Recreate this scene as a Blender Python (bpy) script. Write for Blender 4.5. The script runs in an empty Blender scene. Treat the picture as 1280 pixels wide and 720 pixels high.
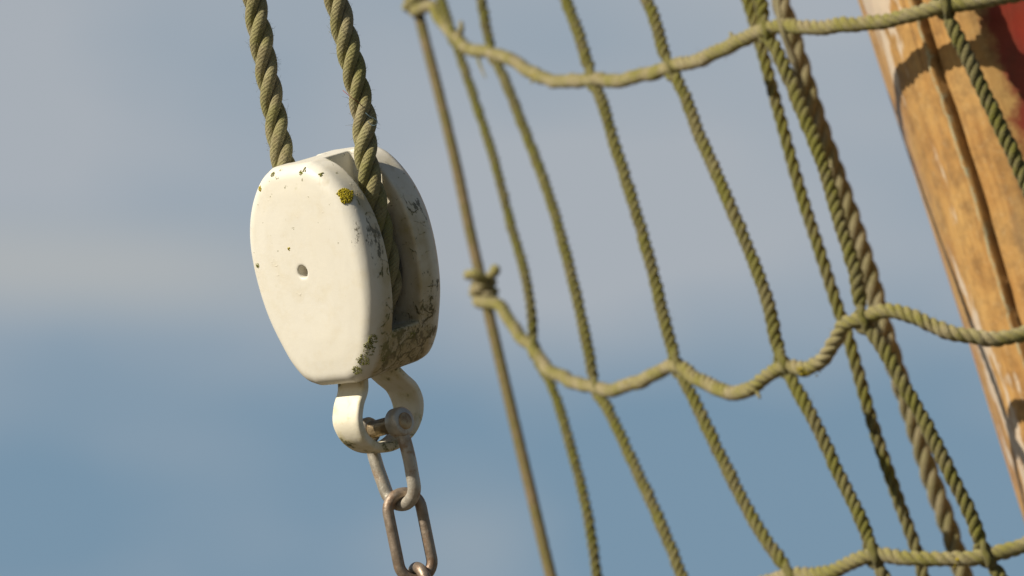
import bpy, bmesh, math, random
import numpy as np
from mathutils import Vector, Matrix
random.seed(4); rng = np.random.default_rng(7)
S = bpy.context.scene
COL = S.collection

# ------------------------------------------------------------------ camera
PITCH = math.radians(15)
CAM = np.array((0, 0, 1.7))
FW = np.array((0, math.cos(PITCH), math.sin(PITCH)))
UP = np.array((0, -math.sin(PITCH), math.cos(PITCH)))
RT = np.array((1.0, 0, 0))
cd = bpy.data.cameras.new('camera'); cam = bpy.data.objects.new('camera', cd); COL.objects.link(cam)
cam.location = CAM; cam.rotation_euler = (math.pi/2 + PITCH, 0, 0)
cd.lens = 135; cd.sensor_width = 36; cd.clip_start = .05; cd.clip_end = 5000
cd.dof.use_dof = True; cd.dof.focus_distance = 2.475; cd.dof.aperture_fstop = 10.6
S.camera = cam
KX = 36/135/1280
def P(px, py, d):
    return CAM + FW*d + RT*((px-640)*KX*d) + UP*((360-py)*KX*d)
def cvec(x, y, z):            # a direction given as right, up, towards the viewer
    v = RT*x + UP*y - FW*z
    return v/np.linalg.norm(v)

# ------------------------------------------------------------------ light
SUN = cvec(-.75, .58, .29)
elev = math.asin(SUN[2]); azim = math.atan2(SUN[0], SUN[1])
W = bpy.data.worlds.new('World'); S.world = W; W.use_nodes = True
nt = W.node_tree; nt.nodes.clear()
def nd(nt, t, **k):
    n = nt.nodes.new(t)
    for a, b in k.items():
        if a.startswith('i_'): n.inputs[a[2:].replace('_', ' ')].default_value = b
        else: setattr(n, a, b)
    return n
out = nd(nt, 'ShaderNodeOutputWorld'); bg = nd(nt, 'ShaderNodeBackground')
bg.inputs['Strength'].default_value = .05
sky = nd(nt, 'ShaderNodeTexSky', sky_type='NISHITA', sun_disc=False, sun_elevation=elev, sun_rotation=azim % (2*math.pi),
         air_density=1.0, dust_density=.4, ozone_density=1.0)
tc = nd(nt, 'ShaderNodeTexCoord')
mp = nd(nt, 'ShaderNodeMapping'); mp.inputs['Scale'].default_value = (1, 1, 1.7); mp.inputs['Location'].default_value = (3.1, .4, 1.25)
nz = nd(nt, 'ShaderNodeTexNoise', i_Scale=9.0, i_Detail=2.5, i_Roughness=.45)
sep = nd(nt, 'ShaderNodeSeparateXYZ')
nt.links.new(tc.outputs['Generated'], mp.inputs[0]); nt.links.new(mp.outputs[0], nz.inputs['Vector'])
nt.links.new(tc.outputs['Generated'], sep.inputs[0])
# cloud bank: base near 13 degrees of elevation, broken by the noise
bank = nd(nt, 'ShaderNodeMapRange', interpolation_type='SMOOTHSTEP')
bank.inputs[1].default_value = .222; bank.inputs[2].default_value = .270; bank.inputs[3].default_value = .12; bank.inputs[4].default_value = .80
nt.links.new(sep.outputs[2], bank.inputs[0])
nm = nd(nt, 'ShaderNodeMapRange'); nm.inputs[1].default_value = .3; nm.inputs[2].default_value = .7; nm.inputs[3].default_value = -.26; nm.inputs[4].default_value = .42
nt.links.new(nz.outputs[0], nm.inputs[0])
add = nd(nt, 'ShaderNodeMath', operation='ADD', use_clamp=True)
nt.links.new(bank.outputs[0], add.inputs[0]); nt.links.new(nm.outputs[0], add.inputs[1])
bk = nd(nt, 'ShaderNodeMixRGB'); bk.inputs[1].default_value = (3.35, 5.2, 7.0, 1); bk.inputs[2].default_value = (7.0, 7.65, 8.4, 1)   # hazy blue, pale cloud
nt.links.new(add.outputs[0], bk.inputs[0])
mx = nd(nt, 'ShaderNodeMixRGB'); nt.links.new(sky.outputs[0], mx.inputs[1]); 
# a paler streak of cloud low on the left and a faint one lower down
def wm(op, a, b=None, c=False):
    n = nd(nt, 'ShaderNodeMath', operation=op, use_clamp=c)
    for i_, v_ in enumerate((a, b)):
        if v_ is None: continue
        if isinstance(v_, (int, float)): n.inputs[i_].default_value = v_
        else: nt.links.new(v_, n.inputs[i_])
    return n.outputs[0]
def wr(x, a, b):
    n = nd(nt, 'ShaderNodeMapRange', interpolation_type='SMOOTHSTEP')
    for i_, v_ in zip((1, 2, 3, 4), (a, b, 1., 0.)): n.inputs[i_].default_value = v_
    nt.links.new(x, n.inputs[0]); return n.outputs[0]
st1 = wm('MULTIPLY', wr(wm('ABSOLUTE', wm('SUBTRACT', sep.outputs[2], .262)), 0, .020), wr(sep.outputs[0], -.11, .0))
dv = nd(nt, 'ShaderNodeVectorMath', operation='DISTANCE'); dv.inputs[1].default_value = (-.012, .980, .194); nt.links.new(tc.outputs['Generated'], dv.inputs[0])
st2 = wm('MULTIPLY', wr(dv.outputs['Value'], 0, .034), .32)
st = wm('MULTIPLY', wm('ADD', st1, st2, True), .7)
bk2 = nd(nt, 'ShaderNodeMixRGB'); bk2.inputs[2].default_value = (8.1, 8.3, 8.2, 1)
nt.links.new(st, bk2.inputs[0]); nt.links.new(bk.outputs[0], bk2.inputs[1]); nt.links.new(bk2.outputs[0], mx.inputs[2])
hi = nd(nt, 'ShaderNodeMapRange', interpolation_type='SMOOTHSTEP')       # the bank is low: clear sky above 25 degrees, and to the sides and behind
for i_, v_ in zip((1, 2, 3, 4), (.37, .50, 1., 0.)): hi.inputs[i_].default_value = v_
fr_ = nd(nt, 'ShaderNodeMapRange', interpolation_type='SMOOTHSTEP')
for i_, v_ in zip((1, 2, 3, 4), (.45, .85, 0., 1.)): fr_.inputs[i_].default_value = v_
nt.links.new(sep.outputs[2], hi.inputs[0]); nt.links.new(sep.outputs[1], fr_.inputs[0])
mu = nd(nt, 'ShaderNodeMath', operation='MULTIPLY'); mu2 = nd(nt, 'ShaderNodeMath', operation='MULTIPLY')
nt.links.new(hi.outputs[0], mu.inputs[0]); nt.links.new(fr_.outputs[0], mu.inputs[1])
mu2.inputs[0].default_value = .97; nt.links.new(mu.outputs[0], mu2.inputs[1])
nt.links.new(mu2.outputs[0], mx.inputs[0])
nt.links.new(mx.outputs[0], bg.inputs['Color']); nt.links.new(bg.outputs[0], out.inputs[0])
ld = bpy.data.lights.new('sun', 'SUN'); ld.energy = 5.0; ld.angle = math.radians(.5); ld.color = (1, .91, .77)
lo = bpy.data.objects.new('sun', ld); COL.objects.link(lo)
lo.rotation_euler = Vector(SUN).to_track_quat('Z', 'Y').to_euler(); lo.location = (-3, -3, 5)
S.view_settings.view_transform = 'Standard'; S.view_settings.look = 'None'
S.view_settings.exposure = .19; S.view_settings.gamma = 1; S.view_settings.use_curve_mapping = False

# ------------------------------------------------------------------ helpers
def link_mesh(name, V, F, mat, parent=None, uv=None, origin=None, smooth=True):
    V = np.asarray(V, float)
    o0 = V.mean(0) if origin is None else np.asarray(origin, float)
    me = bpy.data.meshes.new(name)
    me.from_pydata((V-o0).tolist(), [], F.tolist() if hasattr(F, 'tolist') else F)
    if uv is not None:
        l = me.uv_layers.new(name='UVMap')
        idx = np.empty(len(me.loops), int); me.loops.foreach_get('vertex_index', idx)
        l.data.foreach_set('uv', uv[idx].astype(np.float32).ravel())
    if smooth: me.polygons.foreach_set('use_smooth', [True]*len(me.polygons))
    me.materials.append(mat); me.update()
    ob = bpy.data.objects.new(name, me); COL.objects.link(ob)
    if parent is not None:
        ob.parent = parent; ob.location = Vector(o0) - parent.location
    else: ob.location = o0
    return ob
def tag(o, label=None, cat=None, group=None, kind=None):
    if label: o['label'] = label
    if cat: o['category'] = cat
    if group: o['group'] = group
    if kind: o['kind'] = kind
    return o
def empty(name, loc, label, cat):
    o = bpy.data.objects.new(name, None); COL.objects.link(o); o.location = loc
    o.empty_display_size = .02
    return tag(o, label, cat)

def curve(pts, step):
    """Catmull-Rom through pts, resampled evenly."""
    p = np.asarray(pts, float)
    q = np.vstack([2*p[0]-p[1], p, 2*p[-1]-p[-2]])
    o = []
    for i in range(1, len(q)-2):
        p0, p1, p2, p3 = q[i-1], q[i], q[i+1], q[i+2]
        d1 = max(np.linalg.norm(p2-p1), 1e-6); d0 = max(np.linalg.norm(p1-p0), 1e-6); d2 = max(np.linalg.norm(p3-p2), 1e-6)
        m1 = (p2-p1) + d1*((p1-p0)/d0 - (p2-p0)/(d0+d1))
        m2 = (p2-p1) + d1*((p3-p2)/d2 - (p3-p1)/(d1+d2))
        n = max(8, int(d1/step*2)); t = np.linspace(0, 1, n, endpoint=False)[:, None]
        o.append((2*t**3-3*t**2+1)*p1 + (t**3-2*t**2+t)*m1 + (-2*t**3+3*t**2)*p2 + (t**3-t**2)*m2)
    o = np.vstack(o+[p[-1:]])
    s = np.r_[0, np.cumsum(np.linalg.norm(np.diff(o, axis=0), axis=1))]
    n = max(4, int(s[-1]/step)); ss = np.linspace(0, s[-1], n)
    return np.stack([np.interp(ss, s, o[:, k]) for k in range(3)], 1), ss
def tang(c):
    t = np.gradient(c, axis=0); return t/np.linalg.norm(t, axis=1)[:, None]
def frames(c):
    T = tang(c); N = np.empty_like(T)
    a = np.array((.3, 1, .2)); n = a - T[0]*(a@T[0]); N[0] = n/np.linalg.norm(n)
    for i in range(1, len(T)):
        n = N[i-1] - T[i]*(N[i-1]@T[i]); N[i] = n/np.linalg.norm(n)
    return T, N, np.cross(T, N)
def grid_faces(n, m, off=0, closed=False):
    i = np.arange(n if closed else n-1)[:, None]; j = np.arange(m)[None]
    i2 = (i+1) % n
    a = i*m+j; b = i*m+(j+1) % m; c = i2*m+(j+1) % m; d = i2*m+j
    return np.stack([a, b, c, d], -1).reshape(-1, 4)+off
class MB:
    def __init__(s): s.V = []; s.F = []; s.U = []; s.n = 0
    def add(s, V, F, U=None):
        V = np.asarray(V, float); s.V.append(V); s.U.append(np.zeros((len(V), 2)) if U is None else U)
        s.F += [[int(k)+s.n for k in f] for f in F]; s.n += len(V)
    def tube(s, c, r, seg=12, closed=False, caps=True, A=None, B=None):
        c = np.asarray(c, float)
        if closed:
            T = np.roll(c, -1, 0)-np.roll(c, 1, 0); T /= np.linalg.norm(T, axis=1)[:, None]
        else: T, N, Bn = frames(c)
        if closed or A is not None:
            N = np.asarray(A, float) - T*(T@np.asarray(A, float))[:, None]; N /= np.linalg.norm(N, axis=1)[:, None]; Bn = np.cross(T, N)
        ph = np.arange(seg)/seg*2*math.pi
        r = np.broadcast_to(np.asarray(r, float), (len(c),))
        V = c[:, None]+r[:, None, None]*(np.cos(ph)[None, :, None]*N[:, None]+np.sin(ph)[None, :, None]*Bn[:, None])
        st = np.r_[0, np.cumsum(np.linalg.norm(np.diff(c, axis=0), axis=1))]
        U = np.stack([np.broadcast_to(ph/6.2832, (len(c), seg)), np.broadcast_to(st[:, None]*100, (len(c), seg))], -1).reshape(-1, 2)
        F = grid_faces(len(c), seg, 0, closed).tolist()
        if caps and not closed: F += [list(range(seg))[::-1], [(len(c)-1)*seg+k for k in range(seg)]]
        s.add(V.reshape(-1, 3), F, U)
    def rev(s, O, ax, prof, seg=40):
        """surface of revolution; prof = [(along, radius)]"""
        ax = np.asarray(ax, float); a = np.array((.1, .2, 1.)); n = a-ax*(a@ax); n /= np.linalg.norm(n); b = np.cross(ax, n)
        ph = np.arange(seg)/seg*2*math.pi; ring = np.cos(ph)[:, None]*n+np.sin(ph)[:, None]*b
        V = np.vstack([O+ax*h+ring*r for h, r in prof])
        F = grid_faces(len(prof), seg).tolist()+[list(range(seg))[::-1], [(len(prof)-1)*seg+k for k in range(seg)]]
        s.add(V, F)
    def blob(s, c, r, sq=(1, 1, 1)):
        bm = bmesh.new(); bmesh.ops.create_icosphere(bm, subdivisions=2, radius=1)
        V = np.array([v.co[:] for v in bm.verts]); F = [[v.index for v in f.verts] for f in bm.faces]; bm.free()
        V *= (1+rng.normal(0, .10, len(V)))[:, None]*r*np.asarray(sq)
        s.add(V+c, F)
    def build(s, name, mat, parent=None, origin=None, smooth=True):
        return link_mesh(name, np.vstack(s.V), s.F, mat, parent, np.vstack(s.U), origin, smooth)

def rope(mb, c, R, pitch, nstr=3, seg=14, knots=(), phase=0., fuzz=0, fuzz_len=.003, irr=.04):
    """laid rope: strands wound right-handed round the centre line c.  knots = [(point, front direction, radius of the rope that goes through)]"""
    T, N, B = frames(c)
    s = np.r_[0, np.cumsum(np.linalg.norm(np.diff(c, axis=0), axis=1))]
    wob = np.interp(s, np.linspace(0, s[-1], max(4, int(s[-1]/(pitch*1.5)))), rng.normal(0, .35, max(4, int(s[-1]/(pitch*1.5)))))
    a = phase + 2*math.pi*s/pitch + wob
    rs = R*((.45 if R < .007 else .475) if nstr == 3 else .42 if nstr == 4 else .9*math.sin(math.pi/nstr)); ro = R-rs*.98
    ks = []
    for (q, fr, Rc) in knots:
        i = int(np.argmin(np.linalg.norm(c-q, axis=1)))
        w = np.exp(-(np.abs(s-s[i])/(1.25*Rc+rs*1.1))**3)
        f = fr-T[i]*(fr@T[i]); f /= np.linalg.norm(f); side = np.cross(T[i], f)
        offs = [math.cos(a[i]+2*math.pi*k/nstr)*N[i]+math.sin(a[i]+2*math.pi*k/nstr)*B[i] for k in range(nstr)]
        order = sorted(range(nstr), key=lambda k: -(offs[k]@f)); front = order[0]
        tg = {front: f*(Rc+rs*.75)}
        rest = sorted(order[1:], key=lambda k: offs[k]@side)
        for j, k in enumerate(rest): tg[k] = -f*(Rc+rs*.6)+side*rs*1.5*(2*j/(max(1, len(rest)-1))-1)
        ks.append((w, tg))
    grow = np.ones(len(c))
    for w, tg in ks: grow = grow+.28*np.clip(np.convolve(w, np.ones(9)/9, 'same'), 0, 1)
    for k in range(nstr):
        ak = a+2*math.pi*k/nstr
        e = np.cos(ak)[:, None]*N+np.sin(ak)[:, None]*B
        off = e*ro
        for w, tg in ks: off = off*(1-w[:, None])+tg[k][None]*w[:, None]
        h = c+off
        t = tang(h); e2 = e-t*np.sum(e*t, 1)[:, None]; e2 /= np.linalg.norm(e2, axis=1)[:, None]; b2 = np.cross(t, e2)
        ph = np.arange(seg)/seg*2*math.pi
        rr = rs*(1+np.interp(s, np.linspace(0, s[-1], max(4, int(s[-1]/(R*2)))), rng.normal(0, irr, max(4, int(s[-1]/(R*2))))))
        rr = rr*grow
        V = h[:, None]+rr[:, None, None]*(np.cos(ph)[None, :, None]*e2[:, None]*1.0+np.sin(ph)[None, :, None]*b2[:, None]*1.08)
        hs = np.r_[0, np.cumsum(np.linalg.norm(np.diff(h, axis=0), axis=1))]
        # seam on the hidden inner side of the strand
        uu = ((ph+math.pi) % (2*math.pi))/(2*math.pi)
        U = np.stack([np.broadcast_to(uu[None], (len(c), seg)), np.broadcast_to((hs/(rs*2*math.pi))[:, None], (len(c), seg))], -1).reshape(-1, 2)
        F = grid_faces(len(c), seg).tolist()+[list(range(seg))[::-1], [(len(c)-1)*seg+j for j in range(seg)]]
        mb.add(V.reshape(-1, 3), F, U)
        for _ in range(fuzz//nstr):
            i = rng.integers(3, len(c)-3); p = rng.uniform(-1.6, 1.6)
            d = math.cos(p)*e2[i]+math.sin(p)*b2[i]; L = fuzz_len*rng.uniform(.3, 1.3)
            dirn = d*rng.uniform(.2, .8)+T[i]*rng.uniform(-1, 1)+b2[i]*rng.normal(0, .4); dirn /= np.linalg.norm(dirn)
            p0 = h[i]+d*rr[i]*.96; cc = np.array([p0, p0+dirn*L*.5, p0+dirn*L+rng.normal(0, .25, 3)*L])
            mb.tube(cc, [.00009, .00008, .00004], 3, caps=False)

# ------------------------------------------------------------------ materials
class M:
    def __init__(s, name):
        s.m = bpy.data.materials.new(name); s.m.use_nodes = True; s.t = s.m.node_tree
        s.b = s.t.nodes['Principled BSDF']; s.tc = s.n('ShaderNodeTexCoord')
    def n(s, t, **k): return nd(s.t, t, **k)
    def l(s, a, b): s.t.links.new(a, b)
    def noise(s, scale, detail=4, rough=.55, vec=None, mscale=None, dist=0, loc=(0, 0, 0), rot=(0, 0, 0)):
        m = s.n('ShaderNodeMapping'); m.inputs['Location'].default_value = loc; m.inputs['Rotation'].default_value = rot
        if mscale: m.inputs['Scale'].default_value = mscale
        s.l(vec or s.tc.outputs['Object'], m.inputs[0])
        z = s.n('ShaderNodeTexNoise', i_Scale=scale, i_Detail=detail, i_Roughness=rough, i_Distortion=dist)
        s.l(m.outputs[0], z.inputs['Vector']); return z.outputs[0]
    def ramp(s, x, a, b, lo=0., hi=1., smooth=False):
        r = s.n('ShaderNodeMapRange', interpolation_type='SMOOTHSTEP' if smooth else 'LINEAR')
        for i, v in zip((1, 2, 3, 4), (a, b, lo, hi)): r.inputs[i].default_value = v
        s.l(x, r.inputs[0]); return r.outputs[0]
    def math(s, op, a, b=None, clamp=False):
        m = s.n('ShaderNodeMath', operation=op, use_clamp=clamp)
        for i, v in enumerate((a, b)):
            if v is None: continue
            if isinstance(v, (int, float)): m.inputs[i].default_value = v
            else: s.l(v, m.inputs[i])
        return m.outputs[0]
    def mix(s, f, a, b, mode='MIX'):
        m = s.n('ShaderNodeMixRGB', blend_type=mode)
        for i, v in enumerate((f, a, b)):
            if isinstance(v, (int, float)): m.inputs[i].default_value = v
            elif isinstance(v, tuple): m.inputs[i].default_value = (*v, 1)
            else: s.l(v, m.inputs[i])
        return m.outputs[0]
    def bump(s, h, strength, dist, prev=None):
        b = s.n('ShaderNodeBump', i_Strength=strength, i_Distance=dist); s.l(h, b.inputs['Height'])
        if prev is not None: s.l(prev, b.inputs['Normal'])
        return b.outputs[0]
    def fin(s, col, rough=.7, normal=None, metal=0, spec=.5):
        if isinstance(col, tuple): s.b.inputs['Base Color'].default_value = (*col, 1)
        else: s.l(col, s.b.inputs['Base Color'])
        for k, v in (('Roughness', rough), ('Metallic', metal), ('Specular IOR Level', spec)):
            if isinstance(v, (int, float)): s.b.inputs[k].default_value = v
            else: s.l(v, s.b.inputs[k])
        if normal is not None: s.l(normal, s.b.inputs['Normal'])
        return s.m

def rope_mat(name, base, pale, algae, k_algae=.5, yarns=9, lichen=None, bump=.0004, wash=.0):
    m = M(name)
    uv = m.n('ShaderNodeSeparateXYZ'); m.l(m.tc.outputs['UV'], uv.inputs[0])
    # yarns run back against the lay of the strand
    ph = m.math('ADD', m.math('MULTIPLY', uv.outputs[0], float(yarns)), m.math('MULTIPLY', uv.outputs[1], -yarns*.62))
    wv = m.math('SINE', m.math('MULTIPLY', ph, 2*math.pi))
    yarn = m.ramp(wv, -1, 1, 0, 1)
    fib = m.noise(1.0, 5, .65, vec=m.tc.outputs['UV'], mscale=(70, 14, 1), rot=(0, 0, .5))
    big = m.noise(38, 3, .6); med = m.noise(140, 4, .6, loc=(3, 1, 7)); fine = m.noise(900, 3, .6)
    c = m.mix(m.ramp(med, .35, .68), base, pale)
    c = m.mix(m.math('MULTIPLY', m.ramp(m.math('ADD', big, m.math('MULTIPLY', med, .35)), .55, .80), k_algae*1.6, True), c, algae)
    c = m.mix(m.ramp(yarn, 0, .35, .3, 0), c, (base[0]*.35, base[1]*.35, base[2]*.3))
    c = m.mix(m.ramp(fine, .3, .7, .28, 0), c, (base[0]*.4, base[1]*.4, base[2]*.35))
    c = m.mix(m.ramp(fib, .45, .75, 0, .25), c, (min(1, pale[0]*1.35), min(1, pale[1]*1.32), min(1, pale[2]*1.3)))
    if lichen:
        lz = m.noise(24, 2, .5, loc=(9, 4, 2))
        c = m.mix(m.ramp(lz, .66, .72, 0, .9), c, lichen)
    n = m.bump(yarn, .6, bump*.8); n = m.bump(fib, .9, bump*1.1, n); n = m.bump(fine, .8, bump*.9, n); n = m.bump(med, .6, bump*2.5, n)
    m.b.inputs['Sheen Weight'].default_value = .15; m.b.inputs['Sheen Roughness'].default_value = .5
    return m.fin(c, .92, n, spec=.15)

MAT = {}
MAT['rope'] = rope_mat('weathered_rope', (.265, .225, .115), (.44, .39, .235), (.24, .235, .06), .5, 9, bump=.0006)
MAT['net'] = rope_mat('net_rope_olive', (.135, .117, .047), (.25, .222, .10), (.165, .16, .024), .65, 6, bump=.0005)
MAT['cross'] = rope_mat('cross_rope_tan', (.27, .225, .108), (.44, .385, .235), (.235, .22, .042), .6, 6, lichen=None, bump=.0005)
MAT['old'] = rope_mat('faded_rope', (.235, .20, .11), (.36, .31, .19), (.19, .18, .06), .4, 8, bump=.0006)
MAT['edge'] = rope_mat('edge_rope_brown', (.165, .12, .058), (.25, .19, .105), (.14, .13, .03), .5, 6, bump=.0003)

def paint_mat():
    m = M('white_block_paint')
    g = m.n('ShaderNodeSeparateXYZ'); m.l(m.tc.outputs['Object'], g.inputs[0])     # x = across the cheek, y = up, z = through the block
    x, y, z = g.outputs
    soft = m.noise(22, 4, .5); med = m.noise(70, 5, .62, loc=(2, 5, 1)); fine = m.noise(420, 5, .65, loc=(6, 1, 1))
    c = m.mix(m.ramp(soft, .35, .7, 0, .5), (.76, .73, .635), (.74, .695, .57))
    c = m.mix(m.ramp(med, .5, .75, 0, .4), c, (.66, .585, .41))
    # rim and foot of the cheeks: dirt keeps to the rope side (high x) and to the foot (low y)
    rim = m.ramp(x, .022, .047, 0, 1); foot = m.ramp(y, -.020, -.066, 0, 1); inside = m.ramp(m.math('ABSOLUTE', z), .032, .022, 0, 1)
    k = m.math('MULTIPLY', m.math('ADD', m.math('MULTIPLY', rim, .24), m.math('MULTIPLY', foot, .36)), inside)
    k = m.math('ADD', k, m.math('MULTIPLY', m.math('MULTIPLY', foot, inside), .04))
    c = m.mix(m.math('MULTIPLY', m.math('MULTIPLY', rim, inside), m.ramp(soft, .3, .6, .25, .75)), c, (.50, .42, .25))  # yellow-brown tint paints the rim's shade into the colour
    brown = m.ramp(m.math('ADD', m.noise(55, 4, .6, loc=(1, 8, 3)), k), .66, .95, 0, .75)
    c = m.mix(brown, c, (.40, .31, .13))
    # cracked black-green growth
    vo = m.n('ShaderNodeTexVoronoi', feature='DISTANCE_TO_EDGE', i_Scale=75.0)
    wm = m.n('ShaderNodeMixRGB', blend_type='ADD'); wm.inputs[0].default_value = .02
    m.l(m.tc.outputs['Object'], wm.inputs[1])
    nzc = m.n('ShaderNodeTexNoise', i_Scale=60.0, i_Detail=4.0); m.l(m.tc.outputs['Object'], nzc.inputs['Vector']); m.l(nzc.outputs[1], wm.inputs[2])
    m.l(wm.outputs[0], vo.inputs['Vector'])
    crack = m.ramp(vo.outputs[0], .0, .09, .22, 0)
    grow = m.math('ADD', m.math('ADD', m.math('ADD', med, m.math('MULTIPLY', k, .85)), crack), m.math('MULTIPLY', m.math('SUBTRACT', fine, .5), .6))
    dark = m.ramp(grow, .93, 1.06, 0, .92)
    c = m.mix(dark, c, m.mix(m.ramp(soft, .4, .6), (.055, .05, .022), (.12, .125, .03)))
    # scuffed patches on the two rims
    def spot(px_, py_, pz_, rad):
        vs = m.n('ShaderNodeVectorMath', operation='DISTANCE'); m.l(m.tc.outputs['Object'], vs.inputs[0]); vs.inputs[1].default_value = (px_/1000, py_/1000, pz_/1000)
        return m.ramp(vs.outputs['Value'], rad/1000, 0, 0, 1)
    scuff = m.noise(260, 5, .75, loc=(5, 5, 5), mscale=(1, .45, 1))
    for sp_ in ((47, 22, 24, 17), (49, 6, 22, 12), (47, 28, -24, 15), (30, -58, 10, 26), (35, -54, -20, 26), (46, -20, -22, 13)):
        sq_ = spot(*sp_); q_ = m.math('MULTIPLY', m.math('ADD', scuff, m.math('MULTIPLY', sq_, .20)), m.ramp(sq_, 0, .15, 0, 1))
        c = m.mix(m.ramp(q_, .64, .70, 0, .85), c, (.10, .085, .045))
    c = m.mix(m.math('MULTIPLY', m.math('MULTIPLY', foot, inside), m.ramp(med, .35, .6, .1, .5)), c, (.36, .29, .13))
    # scattered small specks and chips, mostly near the crown of the shell
    top = m.ramp(y, .015, .060, 0, .075)
    sp = m.math('ADD', m.noise(190, 3, .6, loc=(4, 4, 9)), m.math('ADD', top, m.math('MULTIPLY', k, .10)))
    c = m.mix(m.ramp(sp, .73, .77, 0, .8), c, (.17, .155, .05))
    gr = m.math('ADD', m.noise(46, 3, .6, loc=(7, 7, 2)), top)
    c = m.mix(m.ramp(gr, .72, .82, 0, .7), c, (.36, .35, .12))
    brush = m.noise(60, 4, .6, mscale=(3.2, .35, 1)); n = m.bump(brush, .22, .0007); n = m.bump(soft, .3, .002, n); n = m.bump(m.ramp(grow, .85, 1.1), .5, .0007, n); n = m.bump(fine, .12, .0006, n)
    return m.fin(c, m.ramp(grow, .8, 1.05, .42, .85), n, spec=.4)
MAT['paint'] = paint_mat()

def strap_mat():
    m = M('white_strap_paint')
    med = m.noise(110, 5, .62, loc=(2, 5, 1)); g = m.n('ShaderNodeSeparateXYZ'); m.l(m.tc.outputs['Object'], g.inputs[0])
    tm = m.ramp(g.outputs[1], .015, .035, 0, .25)
    bt = m.ramp(g.outputs[1], -.010, -.026, 0, .17)
    s_ = m.math('ADD', med, m.math('ADD', tm, bt))
    c = m.mix(m.ramp(s_, .48, .72, 0, .7), (.78, .73, .58), (.55, .48, .22))
    c = m.mix(m.ramp(s_, .66, .74, 0, .9), c, (.10, .10, .03))
    n = m.bump(med, .3, .0012)
    return m.fin(c, .5, n, spec=.4)
MAT['strap'] = strap_mat()

def steel_mat(name, a, b, rust):
    m = M(name)
    med = m.noise(120, 5, .6); fine = m.noise(700, 4, .6)
    c = m.mix(m.ramp(med, .35, .65), a, b)
    r = m.ramp(m.math('ADD', m.noise(75, 5, .65, loc=(4, 2, 1)), m.math('MULTIPLY', fine, .15)), .58, .72, 0, .85)
    c = m.mix(r, c, rust)
    n = m.bump(fine, .35, .0005); n = m.bump(med, .35, .0015, n)
    return m.fin(c, m.ramp(med, .3, .7, .36, .60), n, metal=m.ramp(r, 0, 1, .55, .1))
MAT['steel'] = steel_mat('dull_steel', (.42, .385, .32), (.56, .52, .44), (.28, .18, .10))
MAT['link'] = steel_mat('rusty_steel', (.24, .185, .135), (.38, .31, .24), (.18, .10, .05))

MAT['pin'] = steel_mat('bronze_pin', (.40, .30, .17), (.55, .44, .28), (.24, .15, .07))

def simple(name, col, rough=.9, sc=300, var=.4, bd=.0008):
    m = M(name); z = m.noise(sc, 4, .6)
    c = m.mix(m.ramp(z, .3, .7), tuple(v*(1-var) for v in col), tuple(min(1, v*(1+var)) for v in col))
    return m.fin(c, rough, m.bump(z, .7, bd), spec=.2)
MAT['lichen'] = simple('yellow_lichen', (.36, .29, .02), .9, 900, .7)
MAT['moss'] = simple('green_moss', (.22, .22, .06), .95, 900, .6)
MAT['sheave'] = simple('dark_sheave', (.07, .07, .06), .6, 120, .3)
MAT['thread'] = simple('red_thread', (.32, .09, .06)); MAT['thread_b'] = simple('blue_thread', (.09, .14, .17))
MAT['ground'] = simple('warm_bounce_ground', (.12, .10, .07), .9, .8, .25, .02)  # warm tone for the bounce of the added ground

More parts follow.
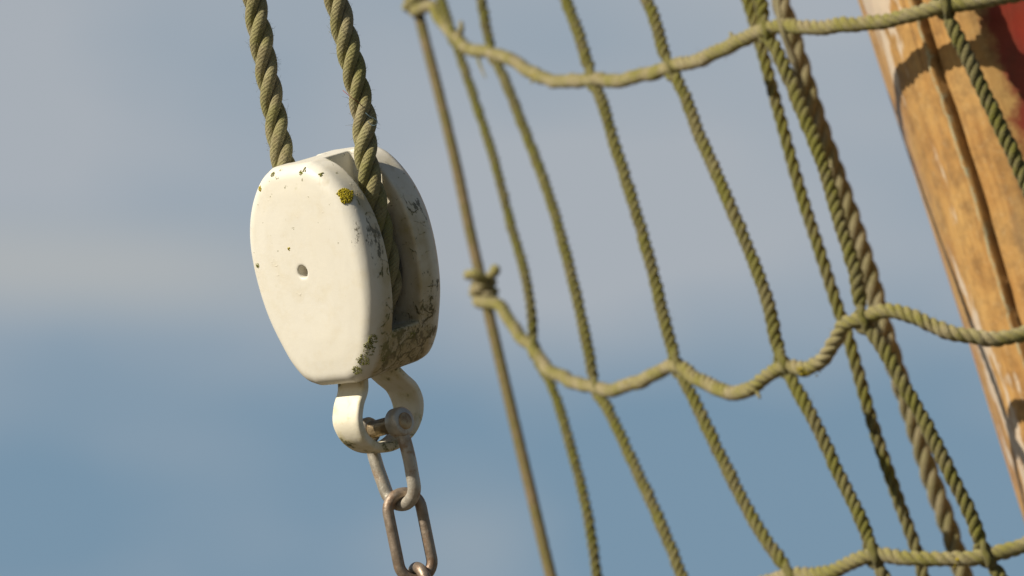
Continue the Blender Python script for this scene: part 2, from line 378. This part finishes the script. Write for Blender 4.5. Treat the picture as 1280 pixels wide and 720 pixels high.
def spar_mat():
    m = M('varnished_spar')
    # local frame: z = along the spar, UV.x = angle, UV.y = metres along
    uvs = m.n('ShaderNodeSeparateXYZ'); m.l(m.tc.outputs['UV'], uvs.inputs[0]); th, al = uvs.outputs[0], uvs.outputs[1]
    ob = m.tc.outputs['Object']
    grain = m.noise(1, 6, .65, vec=m.tc.outputs['UV'], mscale=(90, 6, 1), dist=.6)
    grain2 = m.noise(1, 4, .6, vec=m.tc.outputs['UV'], mscale=(22, 3, 1), loc=(5, 2, 0), dist=.4)
    blot = m.noise(14, 4, .6, loc=(1, 3, 2)); fine = m.noise(260, 4, .6)
    c = m.mix(m.ramp(grain2, .3, .7), (.58, .335, .11), (.43, .225, .072))
    c = m.mix(m.ramp(grain, .45, .75, 0, .65), c, (.24, .10, .03))
    c = m.mix(m.ramp(blot, .45, .7, 0, .55), c, (.64, .42, .15))
    c = m.mix(m.ramp(m.noise(55, 5, .7, loc=(8, 1, 2)), .45, .66, 0, .65), c, (.22, .125, .05))
    c = m.mix(m.ramp(m.noise(190, 4, .7, loc=(8, 6, 2)), .55, .72, 0, .45), c, (.62, .44, .22))
    c = m.mix(m.ramp(m.noise(1, 3, .5, vec=m.tc.outputs['UV'], mscale=(120, 3.5, 1), loc=(9, 9, 0), dist=.5), .66, .72, 0, .75), c, (.11, .05, .02))
    # grey bare wood
    c = m.mix(m.ramp(m.noise(1, 5, .65, vec=m.tc.outputs['UV'], mscale=(16, 9, 1), loc=(2, 7, 0)), .56, .72, 0, .5), c, (.30, .21, .12))
    # flaked white undercoat hugging the left shoulder of the spar, heavy at the head
    sh = m.math('SUBTRACT', 1.0, m.math('MULTIPLY', m.math('ABSOLUTE', m.math('SUBTRACT', th, .050)), 18.0))
    head = m.math('MULTIPLY', m.ramp(al, .12, .20, 0, .26), m.ramp(th, .15, .22, 1, 0))
    fl = m.math('ADD', m.noise(1, 5, .6, vec=m.tc.outputs['UV'], mscale=(26, 12, 1), loc=(1, 1, 4)), m.math('ADD', m.math('MULTIPLY', sh, .13), m.math('ADD', head, m.ramp(al, .02, -.12, -.02, .13))))
    c = m.mix(m.ramp(fl, .66, .71, 0, .85), c, (.66, .56, .44))
    # pale grey-green line of old paint on the lip of the crack
    lip = m.math('ABSOLUTE', m.math('SUBTRACT', th, m.math('ADD', .1612, m.math('MULTIPLY', m.math('SUBTRACT', m.noise(1, 3, .6, vec=m.tc.outputs['UV'], mscale=(.001, 45, 1)), .5), .030))))
    lp = m.math('MULTIPLY', m.ramp(lip, .0012, .0034, 1, 0), m.ramp(m.noise(110, 4, .7), .38, .56, .15, .95))
    c = m.mix(lp, c, (.45, .43, .27))
    ck = m.math('ABSOLUTE', m.math('SUBTRACT', th, .1715))
    c = m.mix(m.ramp(ck, .0015, .005, .9, 0), c, (.085, .045, .020))
    # red paint on the right side near the head
    rd = m.math('ADD', m.math('ADD', m.math('MULTIPLY', m.ramp(th, .248, .290, -.25, .5), m.ramp(th, .7, .9, 1, -1)), m.ramp(al, -.01, .06, -.3, .15)), m.math('MULTIPLY', m.math('SUBTRACT', m.noise(30, 5, .7, loc=(3, 9, 9)), .5), 1.3))
    c = m.mix(m.ramp(rd, .05, .35, 0, .92), c, m.mix(m.ramp(blot, .4, .6), (.36, .026, .018), (.20, .024, .016)))
    n = m.bump(grain, .35, .0015); n = m.bump(m.ramp(fl, .74, .78), .4, .0008, n); n = m.bump(fine, .3, .0006, n)
    return m.fin(c, m.ramp(blot, .3, .7, .38, .62), n, spec=.4)
MAT['spar'] = spar_mat()

# ------------------------------------------------------------------ ground
g = link_mesh('ground', [(-1500, -1500, 0), (1500, -1500, 0), (1500, 1500, 0), (-1500, 1500, 0)], [[0, 1, 2, 3]], MAT['ground'], smooth=False)  # unseen sheet below the frame, added for warm fill and lower reflections
tag(g, kind='structure')

# ------------------------------------------------------------------ wooden spar
def net_depth(x):
    return 3.03+.98*max(0., (1280-x)/760)**2.2-.010*min(1.5, max(0., (x-1120)/160))
SPD = 3.186; SR = .130; SE = 2/3.1
eA, eB = P(1078, 0, SPD), P(1275, 621, SPD)
ax = (eA-eB)/np.linalg.norm(eA-eB)            # up along the spar
sx = np.cross(ax, FW); sx = -sx/np.linalg.norm(sx)
if sx[0] < 0: sx = -sx
sf = -np.cross(sx, ax); sf /= np.linalg.norm(sf)
if sf@FW > 0: sf = -sf
mid = P(1170, 290, SPD)
O = eB+ax*((mid-eB)@ax)+sx*SR
na, nl = 420, 420
al = np.linspace(-1.0, .9, nl); th = np.arange(na)/na*2*math.pi          # th = 0 at the left silhouette, pi/2 facing the camera
crk = .262*math.pi+.020*np.sin(al*9)+.010*np.sin(al*31+1)+.004*np.sin(al*90)
A, TH = np.meshgrid(al, th, indexing='ij')
d = TH-crk[:, None]
taper = 1+0*A
depth = np.exp(-(d/.012)**2)*(.012+.004*np.sin(A*23))+np.where(d > 0, .0034*np.exp(-d/.22), 0)
lipb = .0025*np.exp(-((d+.045)/.03)**2)
rr = SR*taper-depth+lipb+.0008*np.sin(TH*7+A*4)+.0006*np.sin(TH*13-A*11)
V = O+A[..., None]*ax+rr[..., None]*(-(np.sign(np.cos(TH))*np.abs(np.cos(TH))**SE)[..., None]*sx+(np.sign(np.sin(TH))*np.abs(np.sin(TH))**SE)[..., None]*sf)
F = grid_faces(nl, na).tolist()+[list(range(na)), [(nl-1)*na+k for k in range(na)][::-1]]
# 0.17 is the angle of the crack in the material's own scale
UVs = np.stack([TH/(2*math.pi)*1.3, A], -1).reshape(-1, 2)
UVs[:, 0] = (TH-(crk[:, None]-.262*math.pi)).reshape(-1)/(2*math.pi)*1.3
sp = link_mesh('wooden_spar', V.reshape(-1, 3), F, MAT['spar'], uv=UVs, origin=O)
tag(sp, 'thick varnished wooden spar with a long crack, flaking white paint and red patch', 'spar')

# ------------------------------------------------------------------ pulley block
BC = P(433, 330, 2.5)
u = cvec(.73, .08, .66); v = cvec(-.19, .975, .13); v = v-u*(u@v); v /= np.linalg.norm(v)
t = np.cross(v, u)                                # away from the viewer, through the block
if t@FW < 0: t = -t
def L(a, b, c): return BC+(u*a+v*b+t*c)/1000.0    # local millimetres
Mw = Matrix(((u[0], v[0], t[0]), (u[1], v[1], t[1]), (u[2], v[2], t[2])))
BR = Mw.to_euler() if Mw.determinant() > 0 else None
# (u, v, t) is left-handed when t = v x u: the block's own frame uses -t as third axis
R3 = Matrix(((u[0], v[0], -t[0]), (u[1], v[1], -t[1]), (u[2], v[2], -t[2])))
blk = empty('pulley_block', BC, 'white painted pulley block with moss and yellow lichen, hanging in the thick rope', 'pulley')
blk.rotation_euler = R3.to_euler()
def local_mesh(name, V, F, mat, mods=(), uv=None):
    """V in millimetres in the block frame (u, v, -t)"""
    me = bpy.data.meshes.new(name); me.from_pydata((np.asarray(V)/1000.).tolist(), [], [list(map(int, f)) for f in F]); me.update()
    me.materials.append(mat)
    ob = bpy.data.objects.new(name, me); COL.objects.link(ob); return ob
a_, b_, T_ = 52.5, 73.5, 76.
prof = [(-1.0, .0), (-1.0, .31), (-.95, .49), (-.82, .66), (-.6, .81), (-.35, .93), (-.08, .99), (.15, 1.0), (.38, .965), (.60, .86), (.79, .69), (.91, .52), (.985, .33), (1.0, .0)]
ys = np.array([p[0] for p in prof]); hw = np.array([p[1] for p in prof])
half = np.stack([hw*a_, ys*b_, np.zeros(len(ys))], 1)
cc, _ = curve(half[1:-1], .9)
right = cc[:, :2]; left = right[::-1].copy(); left[:, 0] *= -1
outl = np.vstack([right, left])
r_ = 9.5
rings = []
for kk in list(np.linspace(0, 1, 12)):
    ang = kk*math.pi/2
    rings.append((T_/2-1.2-r_+r_*math.sin(ang), r_*(1-math.cos(ang))))
rings += [(T_/2-.5, 18.), (T_/2, 32.)]
rings = [(-z, i) for z, i in rings[::-1]]+rings
Vs = []
for z, ins in rings:
    k = np.array([(a_-ins)/a_, (b_-ins)/b_]); Vs.append(np.c_[outl*k, np.full(len(outl), z)])
n_, m_ = len(rings), len(outl)
Fs = grid_faces(n_, m_).tolist()+[list(range(m_))[::-1], [(n_-1)*m_+k for k in range(m_)]]
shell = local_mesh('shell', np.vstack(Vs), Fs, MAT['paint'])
def box_ob(x0, x1, y0, y1, z0, z1):
    Vb = [(x, y, z) for x in (x0, x1) for y in (y0, y1) for z in (z0, z1)]
    return local_mesh('cut', Vb, [(0, 1, 3, 2), (4, 6, 7, 5), (0, 4, 5, 1), (2, 3, 7, 6), (0, 2, 6, 4), (1, 5, 7, 3)], MAT['paint'])
cuts = [box_ob(-70, 70, -44, 52, -12, 15), box_ob(13, 70, -44.2, 90, -11.9, 14.9), box_ob(-70, -12, -44.2, 90, -11.9, 14.9)]
mbc = MB(); 
ph = np.arange(32)/32*2*math.pi
cyl = [(-3+4.2*math.cos(p), 3.5+4.2*math.sin(p), z) for z in (12, 50) for p in ph]
cuts.append(local_mesh('cut', cyl, grid_faces(2, 32).tolist()+[list(range(32))[::-1], list(range(32, 64))], MAT['paint']))
def fixn(ob):
    bm = bmesh.new(); bm.from_mesh(ob.data); bmesh.ops.recalc_face_normals(bm, faces=bm.faces); bm.to_mesh(ob.data); bm.free()
fixn(shell)
for c in cuts:
    fixn(c)
    md = shell.modifiers.new('cut', 'BOOLEAN'); md.operation = 'DIFFERENCE'; md.object = c; md.solver = 'EXACT'
rm = shell.modifiers.new('remesh', 'REMESH'); rm.mode = 'VOXEL'; rm.voxel_size = .0009; rm.use_smooth_shade = True
sm = shell.modifiers.new('smooth', 'SMOOTH'); sm.factor = .5; sm.iterations = 9
dg = bpy.context.evaluated_depsgraph_get(); dg.update()
me = bpy.data.meshes.new_from_object(shell.evaluated_get(dg)); shell.modifiers.clear(); shell.data = me
if not me.materials: me.materials.append(MAT['paint'])
me.polygons.foreach_set('use_smooth', [True]*len(me.polygons))
for c in cuts: bpy.data.objects.remove(c)
shell.parent = blk
def mb_local(mb, name, mat, parent=blk):
    V = np.vstack(mb.V)/1000.; o0 = V.mean(0)
    ob = link_mesh(name, V, mb.F, mat, None, np.vstack(mb.U), o0); ob.parent = parent; ob.location = o0
    if parent is not blk: ob.location = Vector(o0)-parent.location
    return ob
SCY = -2.
mb = MB(); E = np.array((0, 0, 1.))
mb.rev(np.array((0, SCY, 0.)), E, [(-8.6, 12), (-8.8, 13), (-8.8, 40), (-8, 41.0), (-6.2, 38), (-3.5, 32), (0, 30.2), (3.5, 32), (6.2, 38), (8, 41.0), (8.8, 40), (8.8, 13), (8.6, 12)], 96)
mb_local(mb, 'sheave', MAT['sheave'])
mb = MB(); mb.rev(np.array((-3, 3.5, 0.)), E, [(-22, 3.8), (16.0, 3.8), (16.4, 3.2)], 32); mb_local(mb, 'axle', MAT['sheave'])
# strap: flat bar bent into a loop below the shell.  path in (through, up)
path = [(-17, -62), (-17, -72), (-19, -80), (-26, -89), (-30, -99), (-27.5, -109), (-20, -117), (-10, -121.3), (0, -122.5), (11, -120.5), (20.5, -115.5), (26.5, -108), (28.5, -100), (26, -90), (18, -81), (12.5, -74), (11.5, -62)]
pc, ps = curve([(0, b, -a) for a, b in path], .8)
Tn = tang(pc); Nn = np.cross(Tn, np.array((1., 0, 0)))
ny = len(pc); hwid = np.interp(np.linspace(0, 1, ny), [0, .25, .42, .58, .75, 1], [12.5, 12, 9.8, 9.8, 13, 14.5]); hth = 3.4
sec = []
for q in range(28):
    an = q/28*2*math.pi; cx, sy = math.cos(an), math.sin(an)
    sec.append((math.copysign(abs(cx)**.35, cx), math.copysign(abs(sy)**.55, sy)))
Vp = np.array([pc[i]+np.array((1., 0, 0))*hwid[i]*x+Nn[i]*hth*y for i in range(ny) for x, y in sec])
mb = MB(); mb.add(Vp, grid_faces(ny, 28).tolist()+[list(range(28))[::-1], [(ny-1)*28+k for k in range(28)]])
st = mb_local(mb, 'strap', MAT['strap'])
# lichen and moss lumps, sunk in the paint
bpy.context.view_layer.update()
def surf(px, py):
    """point of the shell seen at that place of the photo, in block frame (mm)"""
    o = Vector(CAM); dirn = (Vector(P(px, py, 2.5))-o).normalized()
    mi = blk.matrix_world.inverted() @ Vector((0, 0, 0))
    inv = (Matrix.Translation(blk.location) @ blk.rotation_euler.to_matrix().to_4x4()).inverted()
    ok, loc, nor, idx = shell.ray_cast(inv@o, (inv.to_3x3()@dirn).normalized())
    return (np.array(loc)*1000, np.array(nor)) if ok else (None, None)
def lichen(px, py, r, n, mat, name, sz=1.2, flat=.5):
    p0, n0 = surf(px, py)
    if p0 is None: return
    mb = MB(); tx = np.cross(n0, (0, 1, .3)); tx /= np.linalg.norm(tx); ty = np.cross(n0, tx)
    for _ in range(n):
        q = rng.uniform(0, 6.28); d = r*math.sqrt(rng.uniform(0, 1))*(1+.09*math.sin(3*q+px)+.08*math.sin(5*q+py))
        mb.blob(p0+tx*d*math.cos(q)+ty*d*math.sin(q)+n0*(flat*(1-(d/r)**2)*r*.35-.1), sz*rng.uniform(.5, 1.1))
    mb_local(mb, name, mat)
lichen(432.5, 244.5, 5.3, 260, MAT['lichen'], 'lichen', .6, .45)
lichen(325, 236, 1.8, 34, MAT['lichen'], 'lichen', .5)
lichen(361, 311, 1.0, 7, MAT['lichen'], 'lichen', .55)
lichen(322, 332, 1.6, 34, MAT['moss'], 'moss', .4)
lichen(376, 216, 1.6, 34, MAT['moss'], 'moss', .38); lichen(381, 212, 1.6, 10, MAT['moss'], 'moss', .6)
lichen(341, 218, 1.8, 34, MAT['moss'], 'moss', .38); lichen(401, 218, 1.5, 10, MAT['moss'], 'moss', .6)
lichen(466, 424, 3.4, 130, MAT['moss'], 'moss', .33, .02); lichen(461, 432, 3, 90, MAT['moss'], 'moss', .33, .02)
lichen(454, 450, 4.2, 150, MAT['moss'], 'moss', .33, .02); lichen(446, 463, 3.4, 110, MAT['moss'], 'moss', .33, .02); lichen(480, 448, 3, 60, MAT['moss'], 'moss', .33, .02); lichen(516, 418, 3, 70, MAT['moss'], 'moss', .33, .02); lichen(462, 438, 4, 60, MAT['moss'], 'moss', .3, .1)

# ------------------------------------------------------------------ hoisting rope through the block
PR = 37.
def Lr(a, b): return L(a, b, 0)
rp = [P(288, -170, 2.53), P(303, -80, 2.528), P(318, 2, 2.527), P(331, 75, 2.526), P(343, 140, 2.525)]
rp += [Lr(-37, 62), Lr(-37.2, 40), Lr(-37, 18), Lr(-37, SCY)]
for ang in np.linspace(180, 360, 9)[1:-1]: rp.append(Lr(PR*math.cos(math.radians(ang)), SCY+PR*math.sin(math.radians(ang))))
rp += [Lr(37, SCY), Lr(37, 18), Lr(37.5, 40), Lr(37.5, 60)]
rp += [P(455, 150, 2.473), P(440, 80, 2.473), P(421, 0, 2.474), P(402, -80, 2.475), P(380, -170, 2.476)]
c, s_ = curve(rp, .0011)
mb = MB(); rope(mb, c, .0081, .055, 3, 22, phase=1.0, fuzz=1500, fuzz_len=.0035, irr=.07)
hr = mb.build('hoisting_rope', MAT['rope'])
tag(hr, 'thick grey-green three-strand rope running down into the white pulley block and up again', 'rope')
ba = hr
def th_part(pts, mat, r=.00022):
    cth, _ = curve([P(*p) for p in pts], .0005); mb = MB(); mb.tube(cth, r, 6); o = mb.build('thread', mat); o.parent = hr; o.location = Vector(o.location)-hr.location; return o
o = th_part([(428.5, 113, 2.4645), (432, 116, 2.4625), (438, 121, 2.4615), (445, 126, 2.4625), (451, 131, 2.4645), (454, 134, 2.468)], MAT['thread']); tag(o, 'short red thread snagged on the right run of the rope')
o = th_part([(457, 141, 2.463), (463, 146, 2.462), (468, 148, 2.462), (472, 152, 2.462), (470, 156, 2.462), (465, 156.5, 2.4635), (460, 152, 2.464)], MAT['thread_b']); tag(o, 'short blue thread snagged on the right run of the rope')

# ------------------------------------------------------------------ shackle and chain
pinc = L(1.5, -109.5, 0)
sd = cvec(.255, -.96, .03)                      # the way the shackle hangs
us = u-sd*(u@sd); us /= np.linalg.norm(us); wsn = np.cross(sd, us)
sh_e = empty('shackle', pinc, 'dull steel shackle pinned through the white strap loop, carrying the chain', 'shackle')
hs = .0150; Ls = .0525; rb = .0044
pts = [pinc+us*hs+sd*.004]
pts += [pinc+us*hs*1.02+sd*.014, pinc+us*hs*1.0+sd*.026, pinc+us*hs*.92+sd*.036]
for ang in np.linspace(0, 180, 9): pts.append(pinc+us*hs*.9*math.cos(math.radians(ang))+sd*(Ls-.0135+hs*.9*math.sin(math.radians(ang))))
pts += [pinc-us*hs*.92+sd*.036, pinc-us*hs*1.0+sd*.026, pinc-us*hs*1.02+sd*.014, pinc-us*hs+sd*.004]
c, _ = curve(pts, .0012); mb = MB(); mb.tube(c, rb, 20)
def ringprof(R, h, b=.0012): return [(-h, R*.35), (-h, R-b), (-h+b*.35, R-b*.35), (-h+b, R), (h-b, R), (h-b*.35, R-b*.35), (h, R-b), (h, R*.35)]
mb.rev(pinc+us*hs, us, ringprof(.0098, .0050, .0016), 40)
mb.rev(pinc-us*hs, us, ringprof(.0088, .0046, .0024), 40)
mb.build('bow', MAT['steel'], sh_e)
mb = MB()
mb.rev(pinc, us, [(-.0215, .002), (-.0215, .0050), (-.0210, .0056), (.0208, .0056), (.0214, .0050), (.0214, .001)], 28)
mb.rev(pinc, us, [(-.0105, .0050), (-.0100, .0056), (.0100, .0056), (.0105, .0050)], 28)
o = mb.build('pin', MAT['pin'], sh_e)

chain = empty('chain', P(497, 618, 2.47), 'brown weathered steel chain of oval links hanging from the shackle', 'chain')
def link_path(top, dirn, q, Lo=.0475, Wo=.0185):
    """centre line of an oval link: top = centre of its top wire, dirn = down, q = sideways"""
    q = q-dirn*(q@dirn); q /= np.linalg.norm(q); h = Wo/2; pts = []
    for an in np.linspace(180, 0, 22): pts.append(top+dirn*(h-h*math.sin(math.radians(an)))+q*h*math.cos(math.radians(an)))
    for f in np.linspace(0, 1, 12)[1:-1]: pts.append(top+dirn*(h+(Lo-2*h)*f)+q*h)
    for an in np.linspace(0, -180, 22): pts.append(top+dirn*(Lo-h-h*math.sin(math.radians(an)))+q*h*math.cos(math.radians(an)))
    for f in np.linspace(1, 0, 12)[1:-1]: pts.append(top+dirn*(h+(Lo-2*h)*f)-q*h)
    return np.array(pts), np.cross(dirn, q)
bowb = pinc+sd*Ls                               # centre of the bow wire at the bottom
d1 = cvec(.20, -.97, .05)
lw = .0038
top = bowb-sd*(rb+lw-.0006)*.98
for k in range(5):
    if k % 2 == 0: q = cvec(.90, .28, -.33)
    else: q = cvec(.40, .12, .90)
    dk = d1 if k == 0 else cvec(.22, -.97, .03)
    pp, nn = link_path(top, dk, q, .0568, .0228)
    mb = MB(); mb.tube(pp, lw, 18, closed=True, A=nn)
    mb.build('link', MAT['link'], chain)
    top = top+dk*(.0568-2*lw+.0003)

# ------------------------------------------------------------------ rope net
RC = .0064; RV = .0055
def ND(x, y=0): return net_depth(x)
def NP(l, dz=0.): return [P(x, y, net_depth(x)+dz) for x, y in l]
X = dict(a3=(616, 66), a4=(741, 99), a5=(838, 84), a7=(957, 37), a9=(1181, 8), a2=(566, 42),
         b2=(668, 437), b3=(746, 485), b4=(847, 457), b5=(980, 457), b7=(1077, 399),
         c4=(988, 720), c5=(1092, 694), c7=(1232, 694))
net = empty('rope_net', P(900, 400, 3.2), 'olive and tan knotted rope net stretched between the pulley block and the wooden spar', 'net')
front = -FW
border = [(470, -160), (500, -60), (519, 2), (534, 60), (549, 118), (570, 205), (590, 300), (602, 352), (613, 400), (634, 490), (660, 600), (691, 730), (722, 850)]
c, _ = curve(NP(border), .002); mb = MB(); rope(mb, c, .0058, .014, 4, 9, fuzz=0, irr=.02)
o = mb.build('edge_rope', MAT['edge'], net); tag(o, 'smooth brown leftmost rope of the net')
def coil(q, tdir, R, turns, rise, ph0=0, n=14):
    """turns of rope round the edge rope at q"""
    a = np.array((1., 0, 0)); e1 = front-tdir*(front@tdir); e1 /= np.linalg.norm(e1); e2 = np.cross(tdir, e1)
    return [q+tdir*(rise*(i/(n*turns)-.5))+R*(math.cos(ph0+2*math.pi*i/n)*e1+math.sin(ph0+2*math.pi*i/n)*e2) for i in range(int(n*turns)+1)]
def edge_at(x, y):
    a, b = P(x, y, net_depth(x)), None
    return a
tdir = cvec(-.25, .97, 0)
kA = coil(edge_at(520, 4), -tdir, RC+.0030, 1.7, .018, ph0=2.2)
kB = coil(edge_at(604, 362), -tdir, RC+.0028, 1.8, .020, ph0=2.2)
cross1 = [(541, 8), (550, 24), X['a2'], (577, 55), (595, 63), X['a3'], (647, 79), (673, 95), (700, 102), X['a4'], (765, 101), (800, 95), X['a5'], (862, 78), (890, 68), (915, 57), (938, 43), X['a7'], (985, 33), (1030, 34), (1080, 29), (1130, 21), X['a9'], (1240, -2), (1300, -9), (1420, -10)]
cross2 = [(618, 378), (640, 405), (655, 425), X['b2'], (684, 460), (707, 473), X['b3'], (765, 487), (790, 480), (820, 467), X['b4'], (872, 474), (898, 486), (925, 490), (945, 483), (962, 466), X['b5'], (1010, 461), (1030, 449), (1043, 425), (1055, 405), X['b7'], (1099, 390), (1119, 389), (1142, 395), (1170, 409), (1199, 419), (1228, 423), (1257, 422), (1285, 415), (1330, 395), (1440, 380)]
cross3 = [(720, 800), (800, 775), (870, 752), (930, 735), X['c4'], (1038, 714), (1068, 702), X['c5'], (1127, 696), (1168, 699), (1205, 699), X['c7'], (1280, 681), (1330, 664), (1440, 640)]
nubs = []
for nm_, pre, pts in (('a', kA, cross1), ('b', kB, cross2), ('c', [], cross3)):
    c, sl = curve(list(pre)+NP(pts), .0016)
    c = c+np.outer(.0007*np.sin(sl*75+1)+.0003*np.sin(sl*180), UP)+np.outer(.0008*np.sin(sl*130), RT)
    mb = MB(); rope(mb, c, RC, .026, 3, 12, phase=rng.uniform(0, 6), fuzz=380, fuzz_len=.005, irr=.08)
    DZ = net_depth
    if nm_ == 'a':
        cc2, _ = curve([P(x_, y_, DZ(x_)-.004) for x_, y_ in ((597, 62), (598, 74), (602, 86), (607, 97))], .001); mb.tube(cc2, np.linspace(.002, .0007, len(cc2)), 8)
        cc2, _ = curve([P(x_, y_, DZ(x_)) for x_, y_ in ((572, 45), (577, 36), (576, 27))], .001); mb.tube(cc2, np.linspace(.004, .002, len(cc2)), 8)
        cc2, _ = curve([P(x_, y_, DZ(x_)-.002) for x_, y_ in ((916, 54), (915, 46), (913, 41))], .001); mb.tube(cc2, np.linspace(.0020, .0014, len(cc2)), 8)
    if nm_ == 'b':
        # free tails of the hitch on the edge rope
        q0 = edge_at(604, 352)
        cc2, _ = curve([q0+cvec(.2, .1, 1)*.012, q0+cvec(-.6, .5, 1)*.018, q0+cvec(-1, .4, .4)*.018], .001); mb.tube(cc2, RC*.8, 10)
        cc2, _ = curve([q0+cvec(.2, .1, .6)*.010, q0+cvec(.9, .8, .5)*.018, q0+cvec(.9, 1, .1)*.017], .001); mb.tube(cc2, RC*.75, 10)
        cc2, _ = curve([P(x_, y_, DZ(x_)-.002) for x_, y_ in ((945, 488), (948, 493), (950, 498))], .001); mb.tube(cc2, np.linspace(.0022, .001, len(cc2)), 7)
    co = mb.build('cross_rope', MAT['cross'], net)
    for (lx, ly, k_) in {'a': [(673, 97, 26), (566, 40, 8)], 'b': [(1011, 462, 22), (795, 480, 12), (712, 477, 8)], 'c': [(1195, 700, 14)]}[nm_]:
        ml = MB(); q = P(lx, ly, net_depth(lx))
        for _ in range(k_):
            dd = cvec(rng.normal(0, .8), rng.uniform(-.9, .6), rng.uniform(.2, 1)); ml.blob(q+RT*float(np.clip(rng.normal(0, .0025), -.0035, .0035))+dd*RC*.97, .0011*rng.uniform(.5, 1.1))
        lm = ml.build('lichen', MAT['lichen']); w_ = lm.location.copy(); lm.parent = co; lm.location = w_-co.location-net.location
VR = [
 ([(505, -160), (535, -55), (552, 0), X['a2'], (588, 108), (618, 200), (640, 285), (657, 345), (664, 385), X['b2'], (690, 482), (714, 560), (736, 650), (748, 730), (765, 850)], ['a2', 'b2'], .92),
 ([(570, -160), (598, -25), (606, 22), (611, 48), X['a3'], (628, 92), (655, 160), (690, 255), (716, 350), (733, 425), X['b3'], (762, 515), (790, 575), (820, 640), (855, 725), (905, 850)], ['a3', 'b3'], 1.),
 ([(660, -160), (705, -8), (722, 38), (734, 76), X['a4'], (752, 125), (766, 172), (791, 252), (815, 335), (832, 405), X['b4'], (868, 500), (905, 578), (945, 655), X['c4'], (1040, 820)], ['a4', 'b4', 'c4'], 1.05),
 ([(765, -160), (806, -8), (821, 32), (829, 62), X['a5'], (853, 112), (873, 165), (905, 238), (936, 312), (961, 382), (970, 425), X['b5'], (996, 486), (1020, 530), (1051, 598), (1079, 655), X['c5'], (1115, 738), (1165, 850)], ['a5', 'b5', 'c5'], 1.05),
 ([(900, -160), (942, -25), (951, 4), X['a7'], (972, 66), (1000, 132), (1030, 210), (1052, 285), (1070, 345), (1075, 375), X['b7'], (1098, 426), (1122, 468), (1152, 521), (1188, 592), (1216, 650), X['c7'], (1256, 730), (1300, 830)], ['a7', 'b7', 'c7'], 1.1),
 ([(1135, -160), (1165, -50), X['a9'], (1190, 32), (1206, 64), (1233, 122), (1257, 172), (1279, 221), (1310, 290), (1400, 480), (1500, 700)], ['a9'], 1.12)]
for pts, ks, f in VR:
    c, _ = curve(NP(pts), .0014)
    mb = MB(); rope(mb, c, RV*f, .0265, 3, 10, knots=[(P(*X[k], net_depth(X[k][0])), front, RC*.92) for k in ks], phase=rng.uniform(0, 6), fuzz=200, fuzz_len=.004, irr=.12)
    mb.build('net_rope', MAT['net'], net)

# two free ropes behind the net
v6 = [(885, -160), (926, -25), (936, 5), (951, 57), (972, 135), (1001, 240), (1026, 318), (1046, 380), (1061, 425), (1091, 530), (1123, 625), (1146, 690), (1158, 735), (1190, 850)]
c, _ = curve([P(x, y, net_depth(x)+.09) for x, y in v6], .0015); mb = MB(); rope(mb, c, .0055, .036, 3, 10, phase=1, fuzz=80)
o = mb.build('thin_rope', MAT['net']); tag(o, 'thin olive rope hanging straight behind the net, just left of the thick faded rope', 'rope')
v8 = [(935, -160), (966, -35), (977, 5), (997, 70), (1021, 148), (1050, 232), (1085, 338), (1109, 425), (1141, 525), (1163, 595), (1181, 645), (1196, 692), (1208, 735), (1245, 850)]
c, _ = curve([P(x, y, 3.27+max(0, 1100-x)*.0002) for x, y in v8], .0015); mb = MB(); rope(mb, c, .0086, .058, 3, 12, phase=2, fuzz=120)
o = mb.build('thick_rope', MAT['old']); tag(o, 'thick faded coarse-laid rope hanging behind the net, nearest the wooden spar', 'rope')
# loose whitish yarn at the upper knot
cc2, _ = curve([P(x_, y_, DZ(x_)+q_) for x_, y_, q_ in ((972, -10, .04), (973, 15, .01), (978, 38, -.009), (987, 62, .0), (996, 84, .01), (1001, 98, .02))], .001)
mb = MB(); mb.tube(cc2, np.interp(np.linspace(0, 1, len(cc2)), [0, .5, .85, 1], [.0025, .0022, .0034, .0006]), 8)
yo = mb.build('loose_yarn', MAT['old'], net); tag(yo, 'pale loose yarn hanging from the upper cross rope')
